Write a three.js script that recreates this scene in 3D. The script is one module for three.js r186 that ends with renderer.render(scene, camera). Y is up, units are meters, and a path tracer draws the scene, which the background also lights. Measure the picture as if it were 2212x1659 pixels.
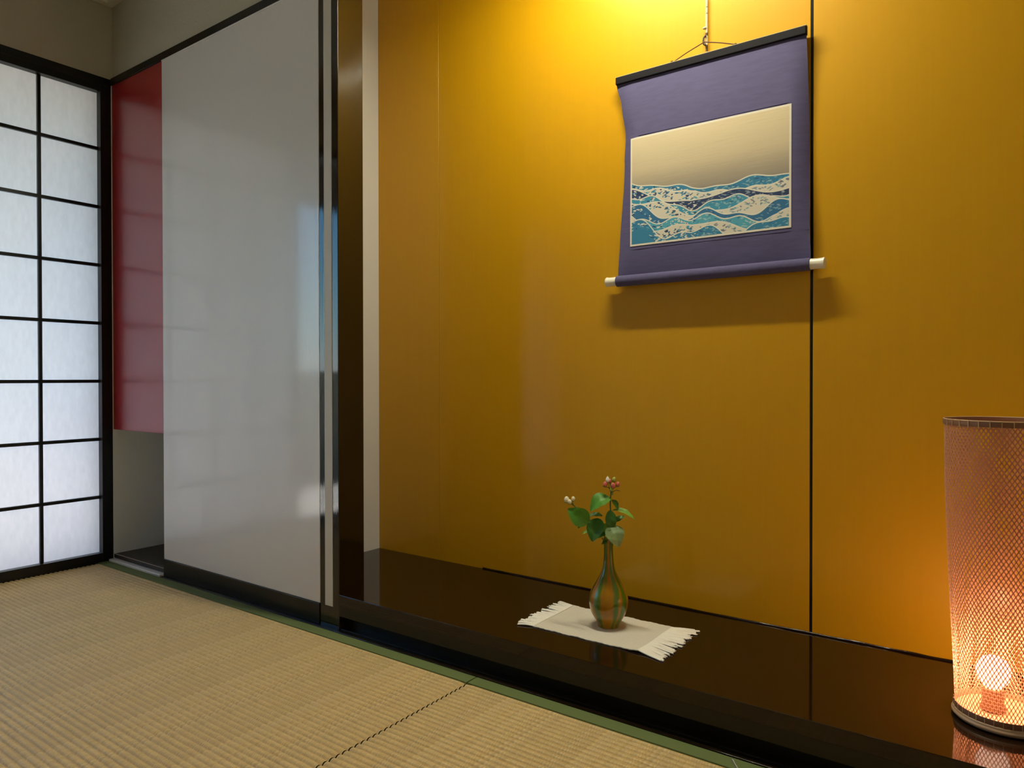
import * as THREE from 'three';
import { RoundedBoxGeometry } from 'three/addons/geometries/RoundedBoxGeometry.js';
import { mergeGeometries } from 'three/addons/utils/BufferGeometryUtils.js';
import { RectAreaLightUniformsLib } from 'three/addons/lights/RectAreaLightUniformsLib.js';
import { Sky } from 'three/addons/objects/Sky.js';

// ------------------------------------------------------------------ camera, sky, sun, exposure
// x runs along the alcove wall from the paper window wall (x = 0), z comes out of the alcove (z = 0 is the face of post and closet), metres.
RectAreaLightUniformsLib.init();
const scene = new THREE.Scene();
const camera = new THREE.PerspectiveCamera(56.99, 2212 / 1659, 0.05, 200);
camera.rotation.order = 'YXZ';
camera.position.set(2.7622, 0.68, 1.2736);
camera.rotation.set(THREE.MathUtils.degToRad(-0.489), THREE.MathUtils.degToRad(35.79), THREE.MathUtils.degToRad(-0.06));
scene.add(camera);

const renderer = new THREE.WebGLRenderer({ antialias: true });
renderer.toneMapping = THREE.LinearToneMapping;
renderer.toneMappingExposure = 1.0;
renderer.shadowMap.enabled = true;

const SUN = new THREE.Vector3(-0.36, 0.9, 0.12).normalize();
const sky = new Sky();
sky.scale.setScalar(100);
sky.material.uniforms.turbidity.value = 2;
sky.material.uniforms.rayleigh.value = 1.9;
sky.material.uniforms.mieCoefficient.value = 0.004;
sky.material.uniforms.mieDirectionalG.value = 0.7;
sky.material.uniforms.sunPosition.value.copy(SUN);
scene.add(sky);
scene.environmentIntensity = 0.32;

const sun = new THREE.DirectionalLight(0xfffaf2, 27.0);
sun.position.copy(SUN).multiplyScalar(12).add(new THREE.Vector3(0, 0, 1));
sun.target.position.set(0, 0, 1);
sun.castShadow = true;
Object.assign(sun.shadow.camera, { left: -5, right: 5, top: 5, bottom: -5, near: 1, far: 30 });
scene.add(sun, sun.target);

// ------------------------------------------------------------------ helpers
let seed = 7;
const rnd = () => { seed = (seed * 1664525 + 1013904223) >>> 0; return seed / 4294967296; };
const rr = (a, b) => a + (b - a) * rnd();
const lerp = (a, b, t) => a + (b - a) * t;
const V = (x, y, z) => new THREE.Vector3(x, y, z);
const names = new Map();
function numbered(n) { const k = names.get(n) ?? 0; names.set(n, k + 1); return k ? `${n}_${String(k).padStart(3, '0')}` : n; }
function info(o, label, category, { group, kind } = {}) {
  o.userData.label = label; o.userData.category = category;
  if (group) o.userData.group = group;
  if (kind) o.userData.kind = kind;
  return o;
}
function mesh(name, geo, mat, parent) {
  const m = new THREE.Mesh(geo, mat); m.castShadow = m.receiveShadow = true;
  if (parent) { m.name = name; parent.add(m); } else { m.name = numbered(name); scene.add(m); }
  return m;
}
function thing(name, label, category, opts, at = [0, 0, 0]) {
  const g = new THREE.Group(); g.name = numbered(name); g.position.set(...at); scene.add(g);
  return info(g, label, category, opts);
}
const ST = { kind: 'structure' };
// uv in metres from the dominant axis of each face normal
function metric(g) {
  if (g.index) g = g.toNonIndexed();
  const p = g.attributes.position, uv = new Float32Array(p.count * 2), a = V(), b = V(), c = V();
  for (let i = 0; i < p.count; i += 3) {
    a.fromBufferAttribute(p, i); b.fromBufferAttribute(p, i + 1); c.fromBufferAttribute(p, i + 2);
    const n = b.clone().sub(a).cross(c.clone().sub(a)), x = Math.abs(n.x), y = Math.abs(n.y), z = Math.abs(n.z);
    [a, b, c].forEach((q, k) => {
      const [u, v] = y >= x && y >= z ? [q.x, q.z] : x >= z ? [q.z, q.y] : [q.x, q.y];
      uv[(i + k) * 2] = u; uv[(i + k) * 2 + 1] = v;
    });
  }
  g.setAttribute('uv', new THREE.BufferAttribute(uv, 2));
  return g;
}
function bx(x0, x1, y0, y1, z0, z1, r = 0) {
  const w = x1 - x0, h = y1 - y0, d = z1 - z0;
  const g = r ? new RoundedBoxGeometry(w, h, d, 2, Math.min(r, w / 2.01, h / 2.01, d / 2.01)) : new THREE.BoxGeometry(w, h, d);
  g.translate((x0 + x1) / 2, (y0 + y1) / 2, (z0 + z1) / 2);
  return metric(g);
}
const plain = (g) => { g = g.index ? g.toNonIndexed() : g; for (const k of Object.keys(g.attributes)) if (!['position', 'normal', 'uv'].includes(k)) g.deleteAttribute(k); return g; };
const join = (list) => mergeGeometries(list.map(plain));
const tube = (pts, r, seg = 24, rad = 8) => new THREE.TubeGeometry(new THREE.CatmullRomCurve3(pts), seg, r, rad, false);
function cyl(r0, r1, y0, y1, x, z, seg = 32) { const g = new THREE.CylinderGeometry(r1, r0, y1 - y0, seg); g.translate(x, (y0 + y1) / 2, z); return g; }
// surface over (u, v) in [0,1]
function surf(f, nu, nv) {
  const pos = [], uv = [], idx = [];
  for (let j = 0; j <= nv; j++) for (let i = 0; i <= nu; i++) { const p = f(i / nu, j / nv); pos.push(p.x, p.y, p.z); uv.push(i / nu, j / nv); }
  for (let j = 0; j < nv; j++) for (let i = 0; i < nu; i++) { const a = j * (nu + 1) + i, b = a + 1, c = a + nu + 1, d = c + 1; idx.push(a, b, d, a, d, c); }
  const g = new THREE.BufferGeometry();
  g.setAttribute('position', new THREE.Float32BufferAttribute(pos, 3)); g.setAttribute('uv', new THREE.Float32BufferAttribute(uv, 2)); g.setIndex(idx); g.computeVertexNormals();
  return g;
}

// ------------------------------------------------------------------ computed textures
// tiling value noise, cells cx by cy over the tile
function noiseField(w, h, cx, cy, octaves = 3) {
  const out = new Float32Array(w * h);
  let amp = 1, sum = 0;
  for (let o = 0; o < octaves; o++, amp *= 0.5) {
    const nx = cx << o, ny = cy << o, lat = new Float32Array(nx * ny).map(() => rnd());
    for (let y = 0; y < h; y++) {
      const fy = y / h * ny, y0 = Math.floor(fy), ty = fy - y0, sy = ty * ty * (3 - 2 * ty), ya = (y0 % ny) * nx, yb = ((y0 + 1) % ny) * nx;
      for (let x = 0; x < w; x++) {
        const fx = x / w * nx, x0 = Math.floor(fx), tx = fx - x0, sx = tx * tx * (3 - 2 * tx), xa = x0 % nx, xb = (x0 + 1) % nx;
        out[y * w + x] += amp * lerp(lerp(lat[ya + xa], lat[ya + xb], sx), lerp(lat[yb + xa], lat[yb + xb], sx), sy);
      }
    }
    sum += amp;
  }
  for (let i = 0; i < out.length; i++) out[i] /= sum;
  return out;
}
function texture(w, h, f, srgb, sizeU, sizeV) {
  const d = new Uint8Array(w * h * 4);
  for (let y = 0, i = 0; y < h; y++) for (let x = 0; x < w; x++, i++) { const c = f(x, y, i); for (let k = 0; k < 3; k++) d[i * 4 + k] = Math.max(0, Math.min(255, (Array.isArray(c) ? c[k] : c) * 255)); d[i * 4 + 3] = 255; }
  const t = new THREE.DataTexture(d, w, h); t.magFilter = THREE.LinearFilter; t.minFilter = THREE.LinearMipmapLinearFilter; t.generateMipmaps = true;
  t.wrapS = t.wrapT = THREE.RepeatWrapping; if (srgb) t.colorSpace = THREE.SRGBColorSpace;
  t.repeat.set(1 / sizeU, 1 / sizeV); t.needsUpdate = true;
  return t;
}
const L = (r, g, b) => new THREE.Color().setRGB(r, g, b);
const std = (o) => new THREE.MeshPhysicalMaterial(o);

// upright brush strokes of house paint: fine streaks plus slow waviness
const brushF = noiseField(512, 512, 128, 5, 2), waveF = noiseField(512, 512, 4, 4, 3);
const brush = texture(512, 512, (x, y, i) => 0.7 * brushF[i] + 0.3 * waveF[i], false, 0.6, 0.9);
const plasterF = noiseField(512, 512, 96, 96, 3);
const plaster = texture(512, 512, (x, y, i) => plasterF[i], false, 0.5, 0.5);
const mottle = (lo, hi, f) => (x, y, i) => lerp(lo, hi, f[i]);
const goldTone = texture(512, 512, mottle(0.985, 1.0, brushF), true, 0.7, 1.3);
const streakF = noiseField(256, 512, 64, 3, 2);
const streak = texture(256, 512, (x, y, i) => streakF[i], false, 0.09, 0.6);

const M = {
  gold: std({ color: L(0.57, 0.295, 0.0015), roughness: 0.42, map: goldTone, bumpMap: brush, bumpScale: 0.00004, specularIntensity: 0.5, clearcoat: 0.4, clearcoatRoughness: 0.12, name: 'gold paint' }),
  white: std({ color: L(0.74, 0.72, 0.69), roughness: 0.38, bumpMap: brush, bumpScale: 0.0005, clearcoat: 0.7, clearcoatRoughness: 0.1, name: 'white gloss paint' }),
  cream: std({ color: L(0.66, 0.62, 0.53), roughness: 0.5, bumpMap: brush, bumpScale: 0.0003, name: 'cream paint' }),
  red: std({ color: L(0.36, 0.018, 0.02), roughness: 0.36, bumpMap: brush, bumpScale: 0.0001, clearcoat: 0.5, clearcoatRoughness: 0.22, name: 'red paint' }),
  black: std({ color: L(0.006, 0.006, 0.005), roughness: 0.3, bumpMap: brush, bumpScale: 0.0002, specularIntensity: 0.5, clearcoat: 0.15, clearcoatRoughness: 0.1, name: 'black paint' }),
  lacquer: std({ color: L(0.012, 0.005, 0.002), roughness: 0.06, bumpMap: plaster, bumpScale: 0.00001, specularIntensity: 0.75, name: 'black lacquer' }),
  post: std({ color: L(0.014, 0.008, 0.003), roughness: 0.05, bumpMap: streak, bumpScale: 0.0001, name: 'black varnished timber' }),
  fascia: std({ color: L(0.010, 0.008, 0.003), roughness: 0.32, specularIntensity: 0.6, name: 'satin black' }),
  whitewash: std({ color: L(0.78, 0.76, 0.70), roughness: 0.92, bumpMap: plaster, bumpScale: 0.0006, name: 'white plaster' }),
  plaster: std({ color: L(0.50, 0.47, 0.36), roughness: 0.92, bumpMap: plaster, bumpScale: 0.0006, name: 'clay plaster' }),
  recess: std({ color: L(0.80, 0.83, 0.82), roughness: 0.6, bumpMap: brush, bumpScale: 0.0003, name: 'grey white paint' }),
  ceiling: std({ color: L(0.72, 0.70, 0.62), roughness: 0.9, name: 'ceiling board' }),
  concrete: std({ color: L(0.62, 0.61, 0.58), roughness: 0.9, bumpMap: plaster, bumpScale: 0.001, name: 'pale concrete' }),
  alu: std({ color: L(0.5, 0.5, 0.52), roughness: 0.35, metalness: 1, name: 'aluminium' }),
  glass: std({ color: L(0.97, 0.98, 0.98), roughness: 0, transmission: 1, thickness: 0, ior: 1.5, name: 'window glass' }),
};
const fibreF = noiseField(512, 512, 40, 14, 3);
M.paper = std({ color: L(0.91, 0.84, 0.80), map: texture(512, 512, mottle(0.955, 1.0, fibreF), true, 0.4, 0.4), roughness: 1, transmission: 0.5, thickness: 0, specularIntensity: 0, side: THREE.DoubleSide, name: 'translucent paper' });

// ------------------------------------------------------------------ the room
const CEIL = 2.10, RX = 3.52, RZ = 2.66, ZG = -0.436, HP = 0.094, XS = 0.965, XP = 1.267, SEAM1 = 1.2404, SEAM2 = 2.372;
info(mesh('floor', bx(-0.02, RX + 0.1, -0.16, -0.056, -0.56, RZ + 0.1), M.concrete), 'bare subfloor under the straw mats', 'floor', ST);
info(mesh('ceiling', bx(-0.12, RX + 0.1, CEIL, CEIL + 0.1, -0.56, RZ + 0.1), M.ceiling), 'pale board ceiling over the whole room', 'ceiling', ST);
info(mesh('wall_left', join([bx(-0.1, 0, 1.793, CEIL, -0.56, RZ + 0.1), bx(-0.1, -0.001, -0.056, 1.793, 2.28, RZ + 0.1)]), M.plaster), 'olive clay plaster wall above the paper lattice window', 'wall', ST);
info(mesh('wall_closet', bx(0, 1.1885, 1.797, CEIL, -0.12, -0.006), M.plaster), 'pale clay plaster wall above the closet lintel', 'wall', ST);
info(mesh('wall_right', bx(RX, RX + 0.1, -0.056, CEIL, -0.56, RZ + 0.1), M.whitewash), 'white plaster wall closing the far end of the alcove', 'wall', ST);
info(mesh('wall_front', bx(-0.1, RX, -0.056, CEIL, RZ, RZ + 0.1), M.whitewash), 'white plaster wall facing the alcove across the room', 'wall', ST);
{ // ceiling moulding
  info(mesh('trim_1', join([bx(0, 0.025, 2.062, CEIL, 0.02, RZ, 0.002)]), M.ceiling), 'pale ceiling moulding above the paper lattice window', 'trim', ST);
  info(mesh('trim_2', join([bx(0, XP, 2.062, CEIL, -0.006, 0.022, 0.002)]), M.ceiling), 'pale ceiling moulding above the closet', 'trim', ST);
}
// closet side: lintel, white door, hanging cupboard, recess
info(mesh('trim_3', bx(0, 1.1885, 1.7713, 1.797, -0.09, 0.002, 0.0015), M.black), 'black lintel over the white door and red cupboard', 'lintel', ST);
{
  const g = info(new THREE.Group(), 'large white glossy closet door with brushed paint', 'door', ST); g.name = 'door_1'; scene.add(g);
  mesh('door_panel', bx(0.363, 1.1885, 0.0575, 1.7665, -0.03, 0, 0.0015), M.white, g);
  mesh('top_bead', bx(0.363, 1.1885, 1.7665, 1.7713, -0.02, 0.0015, 0.001), M.white, g);
}
info(mesh('baseboard_closet', bx(0.364, 1.1885, 0, 0.0575, -0.04, 0.003, 0.0015), M.black), 'black baseboard under the white closet door', 'baseboard', ST);
{
  const g = thing('hanging_cupboard', 'dark red hanging cupboard between the paper window and white door', 'cupboard');
  mesh('door', bx(0.0002, 0.358, 0.489, 1.771, -0.022, -0.003, 0.001), M.red, g);
  mesh('carcass', bx(0.0002, 0.358, 0.495, 1.771, -0.40, -0.022), M.recess, g);
}
info(mesh('wall_recess', bx(-0.1, 0, -0.056, 1.793, -0.56, 0), M.recess), 'grey white side wall of the low recess under the red cupboard', 'wall', ST);
info(mesh('wall_recess_back', bx(0, 0.4, 0.0, 1.797, -0.46, -0.41), M.whitewash), 'back wall of the low recess under the red cupboard', 'wall', ST);
info(mesh('wall_recess_side', bx(0.362, 0.40, 0.02, 1.77, -0.41, -0.032), M.whitewash), 'partition wall behind the edge of the white door', 'wall', ST);
{
  const g = info(new THREE.Group(), 'dark board floor of the recess below the red cupboard', 'board', ST); g.name = 'recess_board'; scene.add(g);
  mesh('board', bx(0, 0.362, 0.008, 0.0225, -0.41, -0.002, 0.001), std({ color: L(0.022, 0.018, 0.018), roughness: 0.45, bumpMap: brush, bumpScale: 0.0002 }), g);
  mesh('edge_line', bx(0, 0.362, 0.0222, 0.0234, -0.0035, -0.0012), std({ color: L(0.5, 0.42, 0.4), roughness: 0.5 }), g).userData.label = 'thin pale line along the board edge';
}
info(mesh('trim_4', bx(0, 0.364, -0.02, 0.006, -0.02, 0.017, 0.002), M.white), 'white painted sill strip in front of the recess', 'trim', ST);
// the alcove post with its inlaid cream stripe
{
  const g = info(new THREE.Group(), 'glossy black alcove post with a cream stripe on its front', 'post', ST); g.name = 'trim_5'; scene.add(g);
  mesh('post', bx(1.1885, XP, -0.02, CEIL, -0.09, 0.0, 0.0018), M.post, g);
  mesh('stripe', bx(1.2105, 1.2425, 0.0572, CEIL, -0.003, 0.0012, 0.0008), M.cream, g).userData.label = 'cream painted stripe';
}
// alcove shell
info(mesh('wall_alcove_side', bx(XS - 0.06, XS, 0.02, CEIL, ZG, -0.02), std({ color: L(0.58, 0.56, 0.52), roughness: 0.6, bumpMap: brush, bumpScale: 0.0004 })), 'cream side wall of the alcove beside the gold panels', 'wall', ST);
{
  const g = info(new THREE.Group(), 'gold painted back wall of the alcove in three tall panels', 'wall', ST); g.name = 'wall_back'; scene.add(g);
  mesh('backing', bx(XS - 0.06, RX, -0.05, CEIL, ZG - 0.1, ZG - 0.006), M.black, g);
  mesh('panel', bx(XS, SEAM1 - 0.0004, HP - 0.02, CEIL, ZG - 0.008, ZG, 0.0012), M.gold, g);
  mesh('panel', bx(SEAM1 + 0.0004, SEAM2 - 0.003, HP - 0.02, CEIL, ZG - 0.008, ZG, 0.0012), M.gold, g);
  mesh('panel', bx(SEAM2 + 0.003, RX, HP - 0.02, CEIL, ZG - 0.008, ZG, 0.0012), M.gold, g);
  mesh('joint_strip', bx(SEAM2 - 0.003, SEAM2 + 0.003, HP - 0.02, CEIL, ZG - 0.008, ZG - 0.0006), M.black, g).userData.label = 'black joint between two gold panels';
}
{ // dark caulk bead where the gold wall meets the platform
  const pts = []; for (let i = 0; i <= 60; i++) pts.push(V(lerp(SEAM1 + 0.18, RX, i / 60), HP + 0.001 + rr(-0.0005, 0.0008), ZG + 0.002 + rr(-0.0006, 0.001)));
  info(mesh('trim_6', tube(pts, 0.0032, 240, 8), M.lacquer), 'wavy black sealant bead at the foot of the gold wall', 'trim', ST);
}
{
  const g = info(new THREE.Group(), 'black lacquered alcove platform with a satin front board', 'platform', ST); g.name = 'alcove_platform'; scene.add(g);
  const out = new THREE.Shape(); [[XS, -ZG], [RX, -ZG], [RX, 0], [XP, 0], [XP, 0.0885], [XS, 0.0885]].forEach(([x, y], i) => (i ? out.lineTo(x, y) : out.moveTo(x, y))); out.closePath();
  const board = new THREE.ExtrudeGeometry(out, { depth: 0.028, bevelThickness: 0.001, bevelSize: 0.001, bevelOffset: -0.001, bevelSegments: 2 }); board.rotateX(-Math.PI / 2); board.translate(0, HP - 0.029, 0);
  mesh('top_board', metric(board), M.lacquer, g);
  mesh('front_board', bx(XP, RX, 0.0355, HP - 0.001, -0.03, -0.0004, 0.001), M.fascia, g);
  mesh('kick_board', bx(XP, RX, -0.05, 0.036, -0.05, -0.032), M.fascia, g);
}
{
  const g = info(new THREE.Group(), 'black grooved sill along the foot of the alcove platform', 'sill', ST); g.name = 'trim_7'; scene.add(g);
  mesh('sill_board', bx(XP, RX, -0.05, -0.001, -0.05, 0.019, 0.0015), M.fascia, g);
  mesh('ridge', bx(XP, RX, -0.002, 0.0022, 0.0125, 0.019, 0.0018), M.lacquer, g);
  mesh('ridge', bx(XP, RX, -0.002, 0.0016, -0.008, -0.004, 0.0008), M.fascia, g);
}
info(mesh('trim_8', bx(0.364, XP, -0.05, -0.0005, -0.04, 0.017, 0.001), M.fascia), 'black sill under the closet baseboard', 'trim', ST);
info(mesh('wall_alcove_header', bx(XP, RX, 1.92, CEIL, -0.045, -0.005), M.plaster), 'clay plaster wall hanging above the alcove opening', 'wall', ST);
info(mesh('trim_9', bx(XP, RX, 1.88, 1.92, -0.055, 0.004, 0.002), M.black), 'black beam across the top of the alcove opening', 'beam', ST);
info(mesh('wall_alcove_cheek', bx(XS, 1.1885, 0.0, CEIL, -0.05, -0.032), M.cream), 'inner face of the partition between alcove and closet', 'wall', ST);

// ------------------------------------------------------------------ paper lattice windows
const KX = -0.017, PX = -0.0285;
function shoji(name, z0, z1, label) {
  const g = info(new THREE.Group(), label, 'window', ST); g.name = name; scene.add(g);
  const top = 1.739, bot = 0.0325, zi0 = z0 + 0.031, zi1 = z1 - 0.031, bevel = 0.001;
  mesh('stile', bx(-0.03, 0, 0.001, 1.765, z0, zi0, bevel), M.black, g);
  mesh('stile', bx(-0.03, 0, 0.001, 1.765, zi1, z1, bevel), M.black, g);
  mesh('top_rail', bx(-0.03, 0, top, 1.765, zi0, zi1, bevel), M.black, g);
  mesh('bottom_rail', bx(-0.03, 0, 0.001, bot, zi0, zi1, bevel), M.black, g);
  const n = 4, pitch = (zi1 - zi0) / n, ys = [bot];
  for (let k = 0; k < 7; k++) ys.push(0.2384 + k * 0.21557);
  ys.push(top);
  const zs = []; for (let k = 0; k <= n; k++) zs.push(zi0 + k * pitch);
  for (let k = 1; k < n; k++) mesh('upright_bar', bx(PX + 0.0006, KX, bot, top, zs[k] - 0.0055, zs[k] + 0.0055, 0.0008), M.black, g);
  const bar = bx(PX + 0.0006, KX + 0.0008, -0.0058, 0.0058, zi0, zi1, 0.0008);
  for (let k = 1; k < 8; k++) mesh('cross_bar', bar, M.black, g).position.y = ys[k];
  for (let j = 0; j < 8; j++) for (let i = 0; i < n; i++) {
    const q = new THREE.PlaneGeometry(zs[i + 1] - zs[i], ys[j + 1] - ys[j]); q.rotateY(Math.PI / 2); q.translate(PX, (ys[j] + ys[j + 1]) / 2, (zs[i] + zs[i + 1]) / 2);
    mesh('paper_pane', metric(q), M.paper, g);
  }
  return g;
}
shoji('window_1', 0.0062, 0.8462, 'paper lattice window of black bars beside the red cupboard');
shoji('window_2', 1.44, 2.28, 'paper lattice window panel at the far end of the window wall');
info(mesh('trim_10', bx(-0.09, 0.001, 1.765, 1.793, -0.0, RZ, 0.001), M.black), 'black head rail above the paper lattice window', 'rail', ST);
info(mesh('trim_11', bx(-0.09, 0.0, -0.05, 0.0012, 0.0, RZ), M.black), 'black floor rail under the paper lattice window', 'rail', ST);
info(mesh('trim_12', bx(-0.09, 0.0, 0.0, 1.77, 0.0, 0.0062), M.black), 'black corner strip between paper window and red cupboard', 'trim', ST);
{ // outside: sliding glass in the gap between the paper panels, then the added veranda, ground, wall and eave
  const g = info(new THREE.Group(), 'clear glass sliding door outside the paper panels', 'window', ST); g.name = 'window_3'; scene.add(g);
  mesh('pane', bx(-0.096, -0.092, 0.03, 1.75, 0.02, 1.34), M.glass, g); mesh('pane', bx(-0.096, -0.092, 0.03, 1.75, 1.36, 2.64), M.glass, g);
  for (const z of [0.0, 1.33, 2.63]) mesh('stile', bx(-0.105, -0.085, 0.0, 1.77, z, z + 0.03, 0.001), M.alu, g);
}
info(mesh('wall_outside', bx(-0.12, -0.09, 1.77, CEIL + 0.1, -0.56, RZ + 0.1), M.concrete), 'concrete beam above the balcony door', 'wall', ST);
info(mesh('added_veranda_floor', bx(-1.1, -0.09, -0.16, -0.06, -1.5, 4.2), M.concrete), 'added concrete veranda floor bouncing sun onto the windows', 'veranda', ST);  // unseen floor, added to bounce sun onto the lower paper panes
info(mesh('added_ground', bx(-12, -1.1, -0.5, -0.3, -10, 12), std({ color: L(0.03, 0.035, 0.02), roughness: 1, name: 'added dark ground' })), 'added dark ground plane beyond the veranda', 'ground', ST);  // unseen ground, kept dark so little light reaches the upper panes
info(mesh('added_horizon_wall', bx(-2.05, -1.9, -0.3, 0.735, -10, 12), M.plaster), 'added low wall blocking the horizon beyond the veranda', 'wall', ST);  // unseen wall, added to cut off the horizon from the windows
info(mesh('added_eave', bx(-1.05, -0.12, 1.81, 1.91, -1.5, 4.2), std({ color: L(0.045, 0.035, 0.025), roughness: 0.8, name: 'added eave boards' })), 'added dark eave shading the top of the windows', 'eave', ST);  // unseen eave, sized and darkened to dim the upper paper panes

// ------------------------------------------------------------------ straw mats
const W = 1024, H = 256, strand = [];
for (let x = 0, k = 0; x < W; k++) { const w = Math.min(W - x, Math.round(rr(4, 8))), tone = rr(-1, 1), warm = rr(-1, 1); for (let i = 0; i < w; i++) strand.push([tone, warm, (i + 0.5) / w]); x += w; }
const strawF = noiseField(W, H, 16, 8, 3), strawFine = noiseField(W, H, 64, 32, 2);
const strawMap = texture(W, H, (x, y, i) => {
  const row = Math.floor(y / 64), s = strand[(x + (row % 2 ? 3 : 0)) % W], t = 0.05 * s[0] + 0.05 * (strawF[i] - 0.5) + 0.07 * (strawFine[i] - 0.5);
  return [0.835 + t + 0.01 * s[1], 0.72 + t, 0.49 + t * 0.9 - 0.025 * s[1]];
}, true, 0.24, 0.06);
const strawBump = texture(W, H, (x, y, i) => { const row = Math.floor(y / 64), s = strand[(x + (row % 2 ? 3 : 0)) % W]; return 0.75 * Math.sin(Math.PI * s[2]) + 0.25 * strawFine[i]; }, false, 0.24, 0.06);
M.straw = std({ color: L(0.93, 0.93, 0.93), map: strawMap, bumpMap: strawBump, bumpScale: 0.00035, roughness: 0.5, sheen: 0.15, name: 'woven rush' });
const clothF = noiseField(256, 256, 64, 64, 2);
const clothTex = texture(256, 256, (x, y, i) => 0.5 + 0.5 * Math.sin(x * Math.PI / 4) * Math.sin(y * Math.PI / 4) + 0.3 * (clothF[i] - 0.5), false, 0.05, 0.05);
M.border = std({ color: L(0.13, 0.17, 0.05), roughness: 0.75, bumpMap: clothTex, bumpScale: 0.0002, name: 'green cotton border' });
M.core = std({ color: L(0.25, 0.19, 0.1), roughness: 0.9, name: 'straw core' });
function tatami(x0, x1, z0, z1, along, label) { // long side along x or z
  const g = thing('tatami_mat', label, 'tatami mat', { group: 'straw mats laid over the floor' }, [(x0 + x1) / 2, -0.055, (z0 + z1) / 2]);
  const len = along === 'x' ? x1 - x0 : z1 - z0, wid = along === 'x' ? z1 - z0 : x1 - x0, top = 0.0545, hl = len / 2 - 0.0006, hw = wid / 2 - 0.0006;
  if (along === 'z') g.rotation.y = Math.PI / 2;
  mesh('core', bx(-hl, hl, 0, 0.0435, -hw, hw), M.core, g);
  const a = -hw + 0.034, b = hw - 0.034, n = Math.round((b - a) / 0.015), p = (b - a) / n, K = 10;
  const rows = [];
  for (let r = 0; r < n; r++) for (let k = 0; k < K; k++) { const t = k / K; rows.push([a + (r + t) * p, top - 0.0004 - 0.0050 * Math.pow(Math.abs(2 * t - 1), 2.6)]); }
  rows.push([b, top - 0.0054]);
  const G = surf((u, v) => { const [z, y] = rows[Math.round(v * (rows.length - 1))], e = Math.min(1, Math.min(u, 1 - u) * 12 * 8); return V(lerp(-hl, hl, u < 0.02 || u > 0.98 ? u : u), y - 0.0015 * Math.max(0, 1 - e) ** 3, z); }, 96, rows.length - 1);
  const uv = G.attributes.uv, ps = G.attributes.position; for (let i = 0; i < uv.count; i++) uv.setXY(i, ps.getX(i), (ps.getZ(i) - a) / p * 0.015);
  // triangles must face up
  const idx = G.index.array; for (let i = 0; i < idx.length; i += 3) { const q = idx[i + 1]; idx[i + 1] = idx[i + 2]; idx[i + 2] = q; } G.computeVertexNormals();
  mesh('woven_face', G, M.straw, g);
  for (const s of [-1, 1]) {
    const prof = new THREE.Shape();
    const e = s * hw, i2 = s * (hw - 0.0355);
    prof.moveTo(e, 0.0); prof.lineTo(e, top - 0.001); prof.quadraticCurveTo(e, top + 0.0008, e - s * 0.002, top + 0.0009); prof.lineTo(i2 + s * 0.001, top + 0.0009); prof.quadraticCurveTo(i2, top + 0.0009, i2, top - 0.001); prof.lineTo(i2, top - 0.004); prof.lineTo(e - s * 0.003, top - 0.004); prof.lineTo(e - s * 0.003, 0); prof.closePath();
    const ex = new THREE.ExtrudeGeometry(prof, { depth: 2 * hl, bevelEnabled: false, curveSegments: 4 }); ex.rotateY(Math.PI / 2); ex.translate(-hl, 0, 0); ex.scale(1, 1, -1);
    const fi = metric(ex); const pa = fi.attributes.position, na = fi.attributes.normal; // mirrored: restore winding
    for (let i = 0; i < pa.count; i += 3) for (const at of [pa, na, fi.attributes.uv]) { const k = at.itemSize; for (let c = 0; c < k; c++) { const q = at.array[(i + 1) * k + c]; at.array[(i + 1) * k + c] = at.array[(i + 2) * k + c]; at.array[(i + 2) * k + c] = q; } }
    fi.computeVertexNormals();
    mesh('border', fi, M.border, g).userData.label = 'green cloth border';
  }
  return g;
}
tatami(0.0, 1.7585, 0.0195, 0.8995, 'x', 'straw mat with green border in front of the closet and paper window');
tatami(1.7605, RX, 0.0195, 0.8995, 'x', 'straw mat with green border in front of the alcove platform');
tatami(0.0, 0.879, 0.9005, RZ, 'z', 'straw mat along the window wall');
tatami(0.881, 2.64, 0.9005, 1.78, 'x', 'straw mat in the middle of the room');
tatami(0.881, 2.64, 1.781, RZ, 'x', 'straw mat along the wall facing the alcove');
tatami(2.641, RX, 0.9005, RZ, 'z', 'straw mat along the wall at the far end of the alcove');
{
  const g = tube([V(2.3466, 0.0006, 0.0285), V(2.3505, 0.0035, 0.035), V(2.3555, 0.0025, 0.042), V(2.3615, 0.002, 0.0495), V(2.365, 0.001, 0.054)], 0.0014, 24, 6);
  info(mesh('loose_thread', g, std({ color: L(0.4, 0.38, 0.34), roughness: 0.7 })), 'short pale grey thread lying across the green mat border', 'thread');
}

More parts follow.
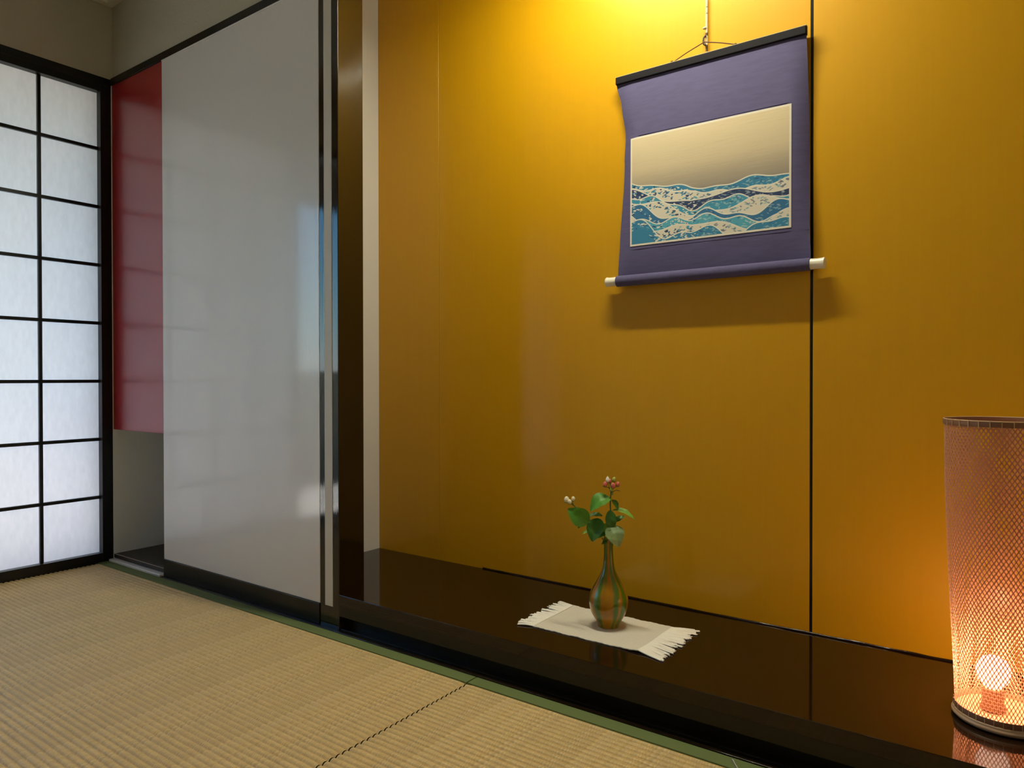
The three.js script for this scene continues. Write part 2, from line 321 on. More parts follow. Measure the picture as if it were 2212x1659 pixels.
// ------------------------------------------------------------------ hanging scroll
const SZ = ZG + 0.018;
{
  const navyF = noiseField(512, 512, 20, 128, 2);
  const navy = std({ color: L(0.094, 0.082, 0.19), roughness: 0.85, map: texture(512, 512, mottle(0.90, 1.0, navyF), true, 1, 1), bumpMap: clothTex.clone(), bumpScale: 0.00015, sheen: 0.3, sheenColor: L(0.3, 0.28, 0.45), sheenRoughness: 0.6, side: THREE.DoubleSide, name: 'navy scroll cloth' });
  navy.bumpMap.repeat.set(10, 12); navy.bumpMap.needsUpdate = true;
  const g = thing('hanging_scroll', 'navy cloth hanging scroll with a blue and cream sea picture', 'scroll', {}, [2.126, 0.935, SZ]);
  // cloth as a sheet whose side edges roll back toward the wall between bar and roller
  const XL = [[0.018, -0.2345], [0.10, -0.2315], [0.32, -0.2215], [0.385, -0.2170], [0.46, -0.2255], [0.525, -0.2385]];
  const XR = [[0.018, 0.2485], [0.10, 0.2450], [0.32, 0.2425], [0.385, 0.2415], [0.46, 0.2400], [0.525, 0.2390]];
  const at = (T, y) => { for (let i = 1; i < T.length; i++) if (y <= T[i][0]) { const t = (y - T[i - 1][0]) / (T[i][0] - T[i - 1][0]); return lerp(T[i - 1][1], T[i][1], t * t * (3 - 2 * t)); } return T[T.length - 1][1]; };
  const sheet = (x, y) => {
    const l = at(XL, y), r = at(XR, y), e = Math.min(x - l, r - x), side = Math.sin(Math.PI * Math.min(1, Math.max(0, (y - 0.02) / 0.51)));
    const roll = Math.max(0, 1 - e / 0.045);
    let z = 0.004 - 0.014 * side * roll * roll + 0.0012 * Math.sin(x * 9 + 1) * side;
    const low = Math.max(0, 1 - (y - 0.018) / 0.07); // draws forward to the roller, with a few soft pulls
    z += -0.003 * low * low + 0.0022 * low * Math.sin(x * 38 + 2) * side * 2;
    return z;
  };
  mesh('cloth', surf((u, v) => { const y = lerp(0.008, 0.528, v), l = at(XL, y), r = at(XR, y), x = lerp(l, r, u); return V(x, y, sheet(x, y)); }, 80, 60), navy, g);
  mesh('top_bar', bx(-0.2395, 0.2395, 0.5185, 0.539, -0.006, 0.009, 0.003), std({ color: L(0.008, 0.007, 0.010), roughness: 0.7, specularIntensity: 0.3, name: 'dark wood bar' }), g);
  mesh('bar_edge', bx(-0.2395, 0.2395, 0.5385, 0.5398, -0.005, 0.007), std({ color: L(0.5, 0.4, 0.2), roughness: 0.6 }), g).userData.label = 'pale top edge of the bar';  // thin pale strip along the top of the bar
  const roll = new THREE.CylinderGeometry(0.0145, 0.0145, 0.484, 28); roll.rotateZ(Math.PI / 2); roll.translate(0.0065, 0.0005, 0.004);
  mesh('roller', roll, navy, g);
  const knobMat = std({ color: L(0.80, 0.75, 0.60), roughness: 0.3, clearcoat: 0.4, name: 'ivory plastic' });
  const kp = [[0, 0], [0.0112, 0], [0.0125, 0.002], [0.0118, 0.014], [0.0122, 0.026], [0.0132, 0.0305], [0.0125, 0.0325], [0, 0.0335]].map(([r, y]) => new THREE.Vector2(r, y));
  const kg = new THREE.LatheGeometry(kp, 28);
  const kr = mesh('end_knob', kg, knobMat, g); kr.rotation.z = -Math.PI / 2; kr.position.set(0.2475, 0.0005, 0.004);
  const kl = mesh('end_knob', kg, knobMat, g); kl.rotation.z = Math.PI / 2; kl.position.set(-0.2345, 0.0005, 0.004);
  const seamG = (y, dx) => tube(Array.from({ length: 12 }, (_, i) => { const x = lerp(at(XL, y) + 0.002, at(XR, y) - 0.002, i / 11); return V(x, y + dx * i / 11, sheet(x, y) + 0.0002); }), 0.0005, 40, 5);
  mesh('seam', seamG(0.3745, 0), navy, g); mesh('seam', seamG(0.0805, 0), navy, g);
  // the print: a generic low sea under a plain sky, drawn from rows of rolling bands
  const cv = document.createElement('canvas'); cv.width = 1024; cv.height = 720;
  const c = cv.getContext('2d');
  c.fillStyle = '#e9e0cc'; c.fillRect(0, 0, 1024, 720);
  const sky2 = c.createLinearGradient(0, 12, 0, 470); sky2.addColorStop(0, '#dcc9a2'); sky2.addColorStop(0.45, '#cdbb98'); sky2.addColorStop(0.8, '#9d917f'); sky2.addColorStop(1, '#6d665f');
  c.fillStyle = sky2; c.fillRect(12, 12, 1000, 696);
  c.globalAlpha = 0.10; for (let i = 0; i < 420; i++) { c.fillStyle = rnd() < 0.5 ? '#7d6a48' : '#f4ead2'; c.fillRect(12 + rnd() * 960, 14 + rnd() * 420, rr(30, 160), rr(0.8, 2)); } c.globalAlpha = 1;
  const cols = ['#2f7fa4', '#1d4f7d', '#22375f', '#3b90ae', '#1b2a4d', '#2b6c97', '#4ea3b9', '#24446f'];
  const clip = () => { c.save(); c.beginPath(); c.rect(12, 12, 1000, 696); c.clip(); };
  clip();
  for (let k = 0; k < 9; k++) { // rolling bands, each with a cream crest line and flecks
    const y0 = 400 + k * 36, ph = rr(0, 6), f1 = rr(1.2, 2.4), f2 = rr(3, 6), amp = 26 + 6 * k;
    const yy = (x) => y0 - 110 * Math.max(0, 1 - x / 420) + amp * 0.55 * Math.sin(x / 1024 * Math.PI * f1 * 2 + ph) + amp * 0.25 * Math.sin(x / 1024 * Math.PI * f2 * 2 + ph * 2);
    c.beginPath(); c.moveTo(0, 720); for (let x = 0; x <= 1024; x += 8) c.lineTo(x, yy(x)); c.lineTo(1024, 720); c.closePath(); c.fillStyle = k % 3 === 1 ? '#ded6c2' : cols[k % cols.length]; c.fill();
    c.lineWidth = 7; c.strokeStyle = '#e6dfcd'; c.beginPath(); for (let x = 0; x <= 1024; x += 8) c.lineTo(x, yy(x)); c.stroke();
    for (let i = 0; i < 170; i++) { const x = rnd() * 1024, d = rr(8, 60); c.fillStyle = k % 3 === 1 ? cols[Math.floor(rnd() * 8)] : (rnd() < 0.62 ? '#e4dccb' : cols[Math.floor(rnd() * 8)]); c.globalAlpha = x < 460 ? 0.95 : 0.45; c.beginPath(); c.ellipse(x, yy(x) + d, rr(3, 15), rr(2, 5.5), rr(-0.6, 0.6), 0, 7); c.fill(); } c.globalAlpha = 1;
  }
  c.restore();
  const ct = new THREE.CanvasTexture(cv); ct.colorSpace = THREE.SRGBColorSpace;
  const px0 = 1.9275 - 2.126, px1 = 2.333 - 2.126, py0 = 1.0235 - 0.935, py1 = 1.306 - 0.935;
  mesh('sea_print', surf((u, v) => { const x = lerp(px0, px1, u), y = lerp(py0, py1, v); return V(x, y, sheet(x, y) + 0.0009); }, 60, 40), std({ color: L(0.86, 0.86, 0.86), map: ct, roughness: 0.8, name: 'printed paper' }), g).userData.label = 'print of a blue and cream sea under a beige sky';
  const cordM = std({ color: L(0.10, 0.035, 0.015), roughness: 0.7, name: 'brown cord' });
  const cord = [tube([V(-0.081, 0.540, 0.002), V(-0.045, 0.5535, 0.003), V(0.001, 0.5675, 0.004)], 0.0013, 20, 6), tube([V(0.001, 0.5675, 0.004), V(0.04, 0.562, 0.003), V(0.077, 0.5415, 0.002)].map((p, i) => i === 1 ? V(0.04, 0.5555, 0.003) : p), 0.0014, 20, 6)];
  mesh('cord', join(cord), cordM, g);
  for (const x of [-0.083, 0.078]) mesh('cord_eyelet', new THREE.TorusGeometry(0.0032, 0.0012, 8, 16).rotateY(0.6).translate(x, 0.5405, 0.002), cordM, g);
}
{ // stick hanger that reaches down behind the scroll
  const g = thing('scroll_hanger', 'slim bone coloured stick hanger with dark joints above the scroll', 'hanger', {}, [2.1275, 1.44, ZG + 0.006]);
  const bone = std({ color: L(0.62, 0.52, 0.36), roughness: 0.5, name: 'pale bamboo' }), dark = std({ color: L(0.06, 0.03, 0.012), roughness: 0.6, name: 'dark bamboo' });
  const cuts = [0.0, 0.044, 0.0605, 0.083, 0.0905, 0.115, 0.1395, 0.155, 0.1765, 0.21, 0.25, 0.3, 0.36, 0.43, 0.5, 0.58, 0.66];
  for (let i = 0; i + 1 < cuts.length; i++) {
    const y0 = cuts[i], y1 = cuts[i + 1] - (i > 4 ? 0.0022 : 0), d = i === 1 || i === 3;
    mesh(d ? 'dark_section' : 'stick_section', cyl(0.0026, 0.0031, y0, y1, 0, 0, 12), d ? dark : bone, g);
    if (i > 4) mesh('joint', cyl(0.0024, 0.0024, y1, cuts[i + 1], 0, 0, 10), dark, g);
  }
  mesh('peg', new THREE.SphereGeometry(0.0042, 14, 10).scale(1.1, 0.8, 1).translate(-0.0042, 0.1025, 0.003), bone, g);
  mesh('hook', tube([V(-0.001, 0.083, 0.004), V(-0.0052, 0.078, 0.006), V(-0.0052, 0.064, 0.007), V(-0.001, 0.059, 0.006)], 0.0026, 20, 8), dark, g);
}

// ------------------------------------------------------------------ place mat, vase, flowers
const MX = 1.972, MZ = -0.196, MY = HP;
{
  const g = thing('place_mat', 'cream woven cotton place mat with fringed ends under the vase', 'mat', {}, [MX, MY, MZ]);
  const wv = noiseField(256, 256, 64, 64, 2);
  const cotton = std({ color: L(0.80, 0.75, 0.64), roughness: 0.95, map: texture(256, 256, (x, y, i) => 0.9 + 0.1 * wv[i], true, 0.06, 0.06), bumpMap: texture(256, 256, (x, y, i) => { const a = Math.floor(x / 8), b = Math.floor(y / 8); return ((a + b) % 2 ? Math.sin(Math.PI * (x % 8) / 8) : Math.sin(Math.PI * (y % 8) / 8)) * 0.7 + 0.3 * wv[i]; }, false, 0.06, 0.06), bumpScale: 0.0006, side: THREE.DoubleSide, name: 'cotton weave' });
  const zf = 0.0955, zb = -0.0905, edge = (x, s) => s * 0.0012 * Math.sin(x * 120 + s) + 0.0008 * Math.sin(x * 410);
  const lift = (x, z) => 0.0022 + 0.0035 * Math.max(0, (x - 0.07) / 0.07) * Math.max(0, z / 0.09) ** 2 + 0.0006 * Math.sin(x * 40 + z * 25) ** 2;
  const body = surf((u, v) => { const x = lerp(-0.142, 0.131, u), z = lerp(zf + edge(x, 1), zb + edge(x, -1), v); return V(x, lift(x, z), z); }, 90, 50);
  const under = surf((u, v) => { const x = lerp(-0.142, 0.131, u), z = lerp(zf + edge(x, 1), zb + edge(x, -1), 1 - v); return V(x, lift(x, z) - 0.0019, z); }, 90, 50);
  const rim = surf((u, v) => { const t = u * 4, k = Math.min(3, Math.floor(t)), f = t - k, P = [[-0.142, 1], [0.131, 1], [0.131, 0], [-0.142, 0], [-0.142, 1]], x = lerp(P[k][0], P[k + 1][0], f), s = lerp(P[k][1], P[k + 1][1], f), z = lerp(zb + edge(x, -1), zf + edge(x, 1), s); return V(x, lift(x, z) - 0.0019 * (1 - v), z); }, 200, 1);
  const uvm = (q) => { const p = q.attributes.position, u = q.attributes.uv; for (let i = 0; i < p.count; i++) u.setXY(i, p.getX(i), p.getZ(i)); return q; };
  mesh('weave', join([uvm(body), uvm(under), uvm(rim)]), cotton, g);
  for (const s of [-1, 1]) {
    const x0 = s < 0 ? -0.1425 : 0.1305, len = s < 0 ? 0.047 : 0.060, parts = [];
    for (let k = 0; k < 40; k++) {
      const z0 = lerp(zb + 0.002, zf - 0.002, (k + 0.5) / 40), wander = rr(-0.005, 0.005), fan = s > 0 ? (z0 - 0.0) * 0.22 : z0 * 0.08, ln = len * rr(0.78, 1.06), y = lift(x0, z0);
      for (let j = 0; j < 3; j++) {
        const a = (j - 1) * 0.0013, tip = wander + fan + rr(-0.003, 0.003), h = rr(0.0012, 0.0032);
        parts.push(tube([V(x0 - s * 0.003, y - 0.0006, z0 + a), V(x0 + s * ln * 0.35, 0.0016 + h * 0.5, z0 + a * 1.2 + tip * 0.3), V(x0 + s * ln * 0.7, 0.0014 + h * 0.4, z0 + a + tip * 0.7 + rr(-0.001, 0.001)), V(x0 + s * ln * rr(0.94, 1.03), 0.0014 + rr(0, 0.001), z0 + a * 1.6 + tip)], rr(0.0012, 0.0019), 9, 5));
      }
    }
    mesh('fringe', join(parts), std({ color: L(0.86, 0.82, 0.73), roughness: 0.95, name: 'cotton yarn' }), g).userData.kind = 'stuff';
  }
}
const VX = 1.9755, VZ = -0.205, VY = MY + 0.0029;
{
  const g = thing('bud_vase', 'small amber and green glazed bud vase with a long neck', 'vase', {}, [VX, VY, VZ]);
  const prof = [[0.0, 0.0], [0.0225, 0.0], [0.0245, 0.0015], [0.0248, 0.005], [0.0262, 0.009], [0.0312, 0.0165], [0.0366, 0.0252], [0.0412, 0.0345], [0.0443, 0.046], [0.0456, 0.057], [0.0452, 0.067], [0.043, 0.077], [0.0385, 0.088], [0.0325, 0.099], [0.0262, 0.110], [0.0205, 0.121], [0.0157, 0.133], [0.0131, 0.146], [0.0116, 0.160], [0.0110, 0.175], [0.0111, 0.188], [0.0122, 0.197], [0.0150, 0.203], [0.0165, 0.2050], [0.0160, 0.2062], [0.0140, 0.2052], [0.0105, 0.198], [0.0090, 0.188], [0.0090, 0.165], [0.0105, 0.146], [0.014, 0.131], [0.024, 0.108], [0.036, 0.086], [0.0425, 0.067], [0.0425, 0.050], [0.037, 0.032], [0.027, 0.014], [0.02, 0.006], [0, 0.005]];
  const curve = new THREE.SplineCurve(prof.map(([a, b]) => new THREE.Vector2(a, b)));
  const geo = new THREE.LatheGeometry(curve.getPoints(120), 72);
  // glaze: running drips of green over amber, each with its own edge
  const GW = 512, GH = 512, wobble = noiseField(GW, GH, 7, 6, 4), dripN = 11, drips = [];
  for (let k = 0; k < dripN; k++) drips.push({ x: (k + rr(-0.25, 0.25)) / dripN, w: [0.052, 0.03, 0.044, 0.022][k % 4] + rr(-0.004, 0.004), end: [-0.3, 0.2, -0.1, 0.3][(k * 3) % 4], dark: k % 4 === 3 });
  const glaze = texture(GW, GH, (x, y, i) => {
    const u = x / GW + (wobble[i] - 0.5) * 0.10, v = y / GH; let col = [0.62, 0.43, 0.03];
    const am = wobble[(i * 7) % (GW * GH)] - 0.5; col = [col[0] + am * 0.06, col[1] + am * 0.05, col[2]];
    for (const d of drips) {
      let dx = Math.abs(u - d.x); dx = Math.min(dx, 1 - dx); const half = d.w * (0.7 + 0.6 * v), t = Math.max(0, Math.min(1, (half - dx) / 0.022)) * Math.max(0, Math.min(1, (v - d.end) / 0.12));
      const c = d.dark ? [0.24, 0.20, 0.02] : [0.24, 0.41, 0.05]; col = col.map((q, n) => lerp(q, c[n], 0.85 * t));
    }
    return col;
  }, true, 1, 1);
  mesh('body', geo, std({ map: glaze, roughness: 0.3, specularIntensity: 0.4, clearcoat: 0.8, clearcoatRoughness: 0.03, side: THREE.DoubleSide, name: 'running glaze' }), g).rotation.y = 1.35;
}
// the bouquet is laid out on the plane through the vase that faces the camera: s across, y up, d toward the camera
const toCam = V(2.7622 - VX, 0, 1.2736 - VZ).normalize(), across = V(toCam.z, 0, -toCam.x);
const P = (s, y, d = 0) => V(VX, 0.094, VZ).addScaledVector(across, s).addScaledVector(toCam, d).add(V(0, y, 0));
const leafF = noiseField(128, 128, 8, 8, 3);
const leafTex = texture(128, 128, (x, y, i) => { const u = Math.abs(x / 128 - 0.5) * 2, vein = Math.max(0, 1 - u / 0.06), side = Math.max(0, 1 - Math.abs(((y / 128 * 7 - u * 1.6) % 1 + 1) % 1 - 0.5) / 0.08) * 0.4, t = 0.84 + 0.14 * leafF[i] + 0.16 * Math.max(vein, side); return [t, t, t * 0.96]; }, true, 1, 1);
const leafM = [[0.10, 0.37, 0.02], [0.05, 0.21, 0.015], [0.20, 0.46, 0.03], [0.28, 0.44, 0.20]].map((c, k) => std({ color: L(...c), map: leafTex, roughness: 0.5, transmission: 0.25, thickness: 0, side: THREE.DoubleSide, name: ['mid leaf', 'dark leaf', 'young leaf', 'pale leaf underside'][k] }));
function leaf(parent, base, tip, width, normal, mat, bow = 0.12, fold = 0.25) {
  const ax = tip.clone().sub(base), len = ax.length(), t = ax.clone().normalize(), n = normal.clone().addScaledVector(t, -normal.dot(t)).normalize(), b = t.clone().cross(n);
  const g = surf((u, v) => {
    const w = width / 2 * Math.pow(Math.sin(Math.PI * Math.pow(Math.min(1, v * 0.97 + 0.015), 0.78)), 0.8), q = (u - 0.5) * 2;
    return base.clone().addScaledVector(t, len * v).addScaledVector(b, w * q).addScaledVector(n, len * bow * Math.sin(Math.PI * v) - Math.abs(q) * w * fold * -1 - len * bow * 0.5 * v * v + 0.0006 * Math.sin(v * 19 + q * 3));
  }, 8, 16);
  return mesh('leaf', g, leafM[mat], parent);
}
const stemM = std({ color: L(0.10, 0.16, 0.03), roughness: 0.55, name: 'green stem' }), stemBrown = std({ color: L(0.12, 0.07, 0.03), roughness: 0.6, name: 'brown stem' });
const berryM = { white: std({ color: L(0.80, 0.74, 0.52), roughness: 0.3, name: 'ivory berry' }), pink: std({ color: L(0.62, 0.13, 0.12), roughness: 0.3, name: 'coral berry' }), green: std({ color: L(0.33, 0.36, 0.06), roughness: 0.4, name: 'green capsule' }) };
function berry(parent, at, r, kind, stretch = 1.15, tilt = 0) {
  const pts = []; for (let i = 0; i <= 14; i++) { const a = i / 14 * Math.PI; pts.push(new THREE.Vector2(r * Math.sin(a) * (1 - 0.18 * (1 - Math.cos(a)) / 2), -r * stretch * Math.cos(a))); }
  const m = mesh('berry', new THREE.LatheGeometry(pts, 18), berryM[kind], parent); m.position.copy(at); m.rotation.set(tilt, 0, tilt * 0.7);
  for (let k = 0; k < 4; k++) { const a = k * 1.6; leafless(m, a, r, stretch); }
  return m;
}
function leafless(m, a, r, stretch) { // sepals under each berry
  const s = mesh('sepal', surf((u, v) => { const w = r * 0.42 * Math.sin(Math.PI * Math.min(1, v * 0.9 + 0.08)), q = (u - 0.5) * 2, rad = r * (0.1 + 1.0 * v), y = -r * stretch * (1.0 - 0.5 * v * v) - 0.0003; return V(Math.cos(a) * rad - Math.sin(a) * w * q, y, Math.sin(a) * rad + Math.cos(a) * w * q); }, 3, 5), leafM[2], m);
  return s;
}
const up = V(0, 1, 0), mixN = (s, y, d) => V().addScaledVector(across, s).addScaledVector(up, y).addScaledVector(toCam, d).normalize();
{
  const g = thing('berry_sprig', 'upright green sprig with coral pink berries standing in the vase', 'sprig');
  mesh('stem', tube([P(0.003, 0.188), P(0.006, 0.196), P(0.006, 0.25), P(0.004, 0.29), P(0.006, 0.322)], 0.0016, 40, 8), stemM, g);
  leaf(g, P(0.003, 0.305, 0.002), P(-0.043, 0.278, 0.018), 0.042, mixN(-0.15, 0.75, 0.6), 0, 0.16, 0.3);
  leaf(g, P(0.008, 0.300, -0.002), P(0.0225, 0.2785, 0.006), 0.016, mixN(0.5, 0.5, 0.6), 1, 0.1, 0.2);
  leaf(g, P(0.009, 0.2755, 0.0), P(0.060, 0.2605, 0.014), 0.024, mixN(0.25, 0.93, 0.28), 2, 0.10, 0.3);
  leaf(g, P(0.012, 0.247, -0.004), P(0.038, 0.260, -0.014), 0.014, mixN(-0.2, 0.6, 0.8), 1, 0.1, 0.2);
  leaf(g, P(0.004, 0.276, 0.006), P(0.006, 0.226, 0.014), 0.026, mixN(0.1, 0.15, 1), 1, 0.08, 0.25);
  leaf(g, P(0.003, 0.240, 0.010), P(0.024, 0.1975, 0.030), 0.046, mixN(0.25, 0.5, 0.85), 3, 0.14, 0.22);
  leaf(g, P(0.008, 0.235, 0.006), P(-0.027, 0.225, 0.016), 0.028, mixN(-0.1, 0.85, 0.5), 2, 0.14, 0.25);
  leaf(g, P(0.002, 0.232, 0.004), P(-0.030, 0.212, 0.014), 0.024, mixN(-0.2, 0.6, 0.8), 0, 0.12, 0.25);
  leaf(g, P(-0.002, 0.207, 0.012), P(-0.016, 0.199, 0.020), 0.010, mixN(-0.1, 0.9, 0.4), 1, 0.05, 0.2);
  const tips = [[P(-0.0078, 0.3365, 0.004), 0.0058, 'pink'], [P(0.0105, 0.3345, 0.008), 0.0058, 'pink'], [P(0.0215, 0.337, 0.002), 0.0052, 'pink'], [P(0.003, 0.343, -0.004), 0.0045, 'pink'], [P(0.0125, 0.347, -0.002), 0.0055, 'green'], [P(0.0068, 0.3245, 0.006), 0.0040, 'green'], [P(0.009, 0.315, 0.005), 0.0026, 'green']];
  for (const [q, r, k] of tips) { berry(g, q, r, k, 1.2, rr(-0.3, 0.3)); mesh('twig', tube([P(0.006, 0.315), P(0.0065, 0.322).lerp(q, 0.45), q.clone().add(V(0, -r, 0))], 0.0008, 10, 6), stemM, g); }
  const bud = new THREE.LatheGeometry([[0, -0.007], [0.004, -0.0045], [0.0053, -0.001], [0.003, 0.0045], [0, 0.0085]].map(([a, b]) => new THREE.Vector2(a, b)), 14);
  mesh('flower_bud', bud, std({ color: L(0.85, 0.80, 0.74), roughness: 0.5 }), g).position.copy(P(-0.0022, 0.3475, 0.003));
  mesh('twig', tube([P(0.006, 0.318), P(0.001, 0.332, 0.002), P(-0.0022, 0.341, 0.003)], 0.0008, 10, 6), stemM, g);
  mesh('tendril', tube([P(0.009, 0.318), P(0.018, 0.323, 0.004), P(0.0265, 0.3215, 0.006)], 0.0008, 12, 6), stemBrown, g);
}
{
  const g = thing('berry_sprig', 'leaning green sprig with ivory white berries standing in the vase', 'sprig');
  mesh('stem', tube([P(-0.005, 0.188), P(-0.007, 0.196), P(-0.012, 0.222, 0.004), P(-0.04, 0.25, 0.008), P(-0.066, 0.272, 0.01), P(-0.086, 0.291, 0.012)], 0.0014, 40, 8), stemM, g);
  leaf(g, P(-0.046, 0.2475, 0.014), P(-0.094, 0.280, 0.024), 0.044, mixN(-0.3, 0.35, 0.9), 0, 0.1, 0.2);
  leaf(g, P(-0.022, 0.256, 0.006), P(-0.038, 0.2065, 0.026), 0.042, mixN(-0.25, 0.25, 0.9), 1, 0.08, 0.25);
  leaf(g, P(-0.014, 0.262, 0.0), P(-0.05, 0.262, 0.004), 0.014, mixN(0.1, 0.8, 0.5), 1, 0.1, 0.2);
  leaf(g, P(-0.020, 0.240, -0.006), P(-0.052, 0.238, -0.012), 0.018, mixN(-0.1, 0.4, 0.9), 1, 0.1, 0.2);
  leaf(g, P(-0.064, 0.252, 0.006), P(-0.070, 0.232, 0.008), 0.012, mixN(0, 0.1, 1), 1, 0.08, 0.2);
  leaf(g, P(-0.040, 0.226, 0.006), P(-0.062, 0.2215, 0.014), 0.009, mixN(0, 0.8, 0.6), 2, 0.1, 0.2);
  leaf(g, P(-0.076, 0.276, 0.008), P(-0.092, 0.263, 0.012), 0.012, mixN(-0.2, 0.3, 1), 1, 0.08, 0.2);
  for (const [s, y, d, r] of [[-0.0975, 0.3005, 0.014, 0.0066], [-0.0903, 0.296, 0.018, 0.0052], [-0.0825, 0.302, 0.010, 0.0050]]) { const q = P(s, y, d); berry(g, q, r, 'white', 1.15, rr(-0.25, 0.25)); mesh('twig', tube([P(-0.082, 0.288, 0.012), P(-0.085, 0.291, 0.012).lerp(q, 0.4), q.clone().add(V(0, -r, 0))], 0.0008, 10, 6), stemM, g); }
}

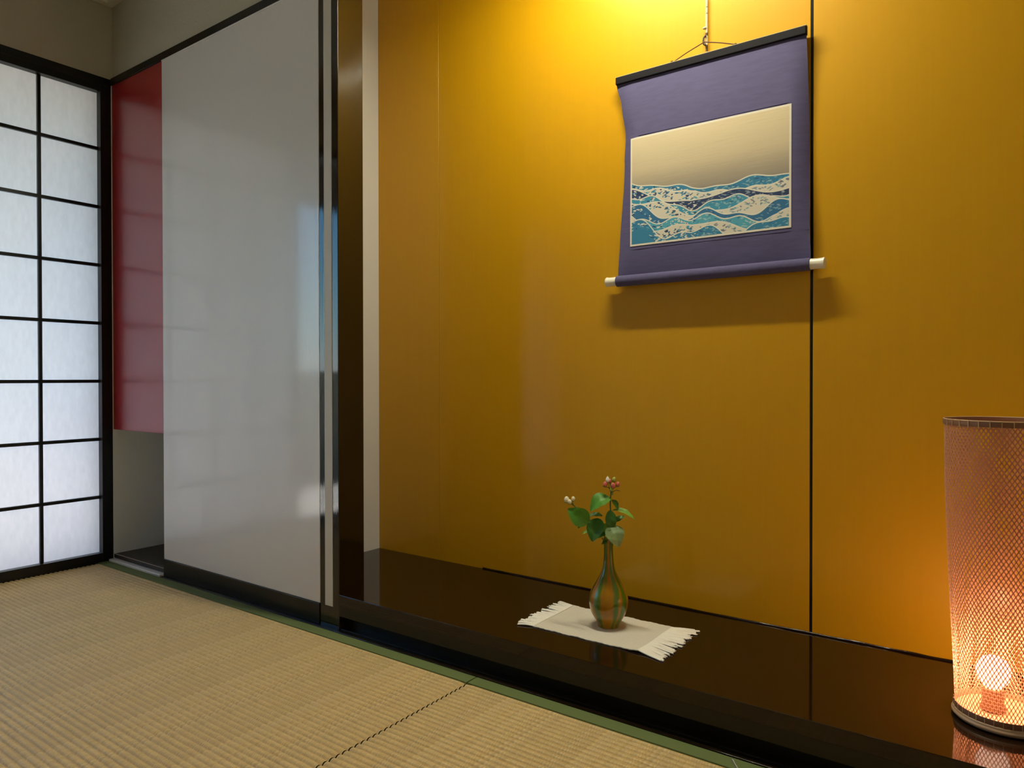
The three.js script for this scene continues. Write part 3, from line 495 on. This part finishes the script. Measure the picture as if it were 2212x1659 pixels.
// ------------------------------------------------------------------ bamboo lamp
{
  const LX = 2.7365, LZ = -0.195, g = thing('floor_lamp', 'woven bamboo cylinder lamp glowing on the alcove platform', 'lamp', {}, [LX, HP, LZ]);
  const R = [[0.012, 0.0685], [0.03, 0.0690], [0.068, 0.0703], [0.188, 0.0762], [0.286, 0.0808], [0.402, 0.0850], [0.515, 0.0862]];
  const rad = (y) => { for (let i = 1; i < R.length; i++) if (y <= R[i][0]) { const t = (y - R[i - 1][0]) / (R[i][0] - R[i - 1][0]); return lerp(R[i - 1][1], R[i][1], t); } return R[R.length - 1][1]; };
  const bamboo = std({ color: L(0.54, 0.25, 0.15), roughness: 0.75, transmission: 0.28, thickness: 0, side: THREE.DoubleSide, name: 'bamboo splints' });
  const N = 76, y0 = 0.018, y1 = 0.505, seg = 84, strips = [];
  for (const dir of [-1, 1]) for (let k = 0; k < N; k++) {
    const pos = [], uv = [], idx = [], a0 = k / N * Math.PI * 2 + (dir > 0 ? 0.01 : 0), wob = rr(-0.006, 0.006);
    for (let i = 0; i <= seg; i++) {
      const t = i / seg, y = lerp(y0, y1, t), r = rad(y) + dir * 0.00035 * Math.sin(t * seg * Math.PI * 0.98 + k), a = a0 + dir * (t * 3.55) + wob * Math.sin(t * 9 + k), da = lerp(0.00095, 0.00118, t) / r;
      pos.push(Math.cos(a - da) * r, y, Math.sin(a - da) * r, Math.cos(a + da) * r, y, Math.sin(a + da) * r); uv.push(0, t, 1, t);
      if (i) { const b = i * 2; idx.push(b - 2, b, b - 1, b - 1, b, b + 1); }
    }
    const q = new THREE.BufferGeometry(); q.setAttribute('position', new THREE.Float32BufferAttribute(pos, 3)); q.setAttribute('uv', new THREE.Float32BufferAttribute(uv, 2)); q.setIndex(idx); q.computeVertexNormals(); strips.push(q);
  }
  const sh = mesh('woven_shade', join(strips), bamboo, g); sh.userData.kind = 'stuff'; sh.userData.label = 'diamond weave of thin bamboo splints';
  const band = (ya, yb, off, th) => new THREE.LatheGeometry([[rad(ya) + off, ya], [rad(ya) + off + th, ya + 0.0004], [rad(yb) + off + th, yb - 0.0004], [rad(yb) + off, yb], [rad(yb) + off - 0.001, yb], [rad(ya) + off - 0.001, ya], [rad(ya) + off, ya]].map(([a, b]) => new THREE.Vector2(a, b)), 96);
  const bandM = std({ color: L(0.22, 0.10, 0.05), roughness: 0.6, name: 'dark bamboo band' }), paleM = std({ color: L(0.55, 0.36, 0.2), roughness: 0.55, name: 'pale cane' });
  mesh('top_band', band(0.5045, 0.5135, 0, 0.0014), bandM, g); mesh('top_cane', new THREE.TorusGeometry(rad(0.514) + 0.0006, 0.0011, 8, 96).rotateX(Math.PI / 2).translate(0, 0.5142, 0), paleM, g);
  mesh('bottom_band', band(0.0135, 0.0235, 0, 0.0016), bandM, g);
  const tie = (r, ya, yb) => bx(-0.0006, 0.0006, ya, yb, r + 0.001, r + 0.0023);
  const ties = []; for (let k = 0; k < 34; k++) { const a = k / 34 * Math.PI * 2; ties.push(tie(rad(0.509), 0.5035, 0.515).rotateY(a)); ties.push(tie(rad(0.018), 0.0130, 0.0242).rotateY(a + 0.05)); }
  mesh('binding_ties', join(ties), paleM, g);
  mesh('base', new THREE.LatheGeometry([[0, 0.003], [0.066, 0.003], [0.069, 0.0018], [0.0715, 0.0024], [0.0738, 0.0052], [0.0738, 0.0075], [0.0725, 0.0095], [0.0712, 0.0105], [0.0718, 0.0125], [0.0705, 0.0140], [0.060, 0.0140], [0, 0.0135]].map(([a, b]) => new THREE.Vector2(a, b)), 96), std({ color: L(0.45, 0.29, 0.17), roughness: 0.45, clearcoat: 0.3, name: 'pale wood base' }), g);
  for (let k = 0; k < 3; k++) mesh('foot', cyl(0.007, 0.007, 0, 0.003, Math.cos(k * 2.1 + 0.5) * 0.05, Math.sin(k * 2.1 + 0.5) * 0.05, 16), M.fascia, g);
  const BX = -0.0125;
  mesh('socket', new THREE.LatheGeometry([[0, 0.0135], [0.019, 0.0135], [0.019, 0.020], [0.0165, 0.022], [0.0165, 0.050], [0.0145, 0.054], [0, 0.054]].map(([a, b]) => new THREE.Vector2(a, b)), 32).translate(BX, 0, 0), std({ color: L(0.16, 0.07, 0.03), roughness: 0.5, name: 'brown lamp socket' }), g);
  const bulb = mesh('bulb', new THREE.LatheGeometry([[0, 0.052], [0.0125, 0.053], [0.0165, 0.0575], [0.0225, 0.066], [0.0253, 0.0755], [0.0255, 0.083], [0.0235, 0.092], [0.0190, 0.0995], [0.0115, 0.1048], [0, 0.1065]].map(([a, b]) => new THREE.Vector2(a, b)), 40).translate(BX, 0, 0), std({ color: L(0.9, 0.9, 0.9), roughness: 0.4, emissive: L(1, 0.86, 0.74), emissiveIntensity: 2.2, name: 'lit bulb' }), g);
  bulb.userData.label = 'glowing white bulb';
  const light = new THREE.PointLight(L(1, 0.60, 0.33), 0.25); light.name = 'bulb_light'; light.position.set(BX, 0.081, 0); light.castShadow = true; light.shadow.radius = 1.2; g.add(light);
}

// ------------------------------------------------------------------ tube lamp hidden behind the alcove beam
{
  const TX = 2.0, TY = 1.96, TZ = -0.11, len = 0.58, g = thing('tube_light', 'white tube lamp fixed behind the black alcove beam', 'lamp', {}, [TX, TY, TZ]);
  mesh('housing', bx(-len / 2 - 0.02, len / 2 + 0.02, 0.016, 0.17, -0.03, 0.03, 0.004), std({ color: L(0.75, 0.75, 0.72), roughness: 0.5, name: 'white enamel' }), g);
  const t = new THREE.CylinderGeometry(0.013, 0.013, len, 24); t.rotateZ(Math.PI / 2);
  mesh('lit_tube', t, std({ color: L(0.9, 0.9, 0.9), roughness: 0.4, emissive: L(1, 0.96, 0.76), emissiveIntensity: 70, name: 'glowing tube' }), g);
  const a = new THREE.RectAreaLight(L(1, 0.96, 0.72), 292, len, 0.026); a.name = 'tube_area_light'; a.position.set(0, -0.014, 0); g.add(a);
  a.lookAt(TX, TY - 1.012, TZ + 0.30);
}

renderer.render(scene, camera);
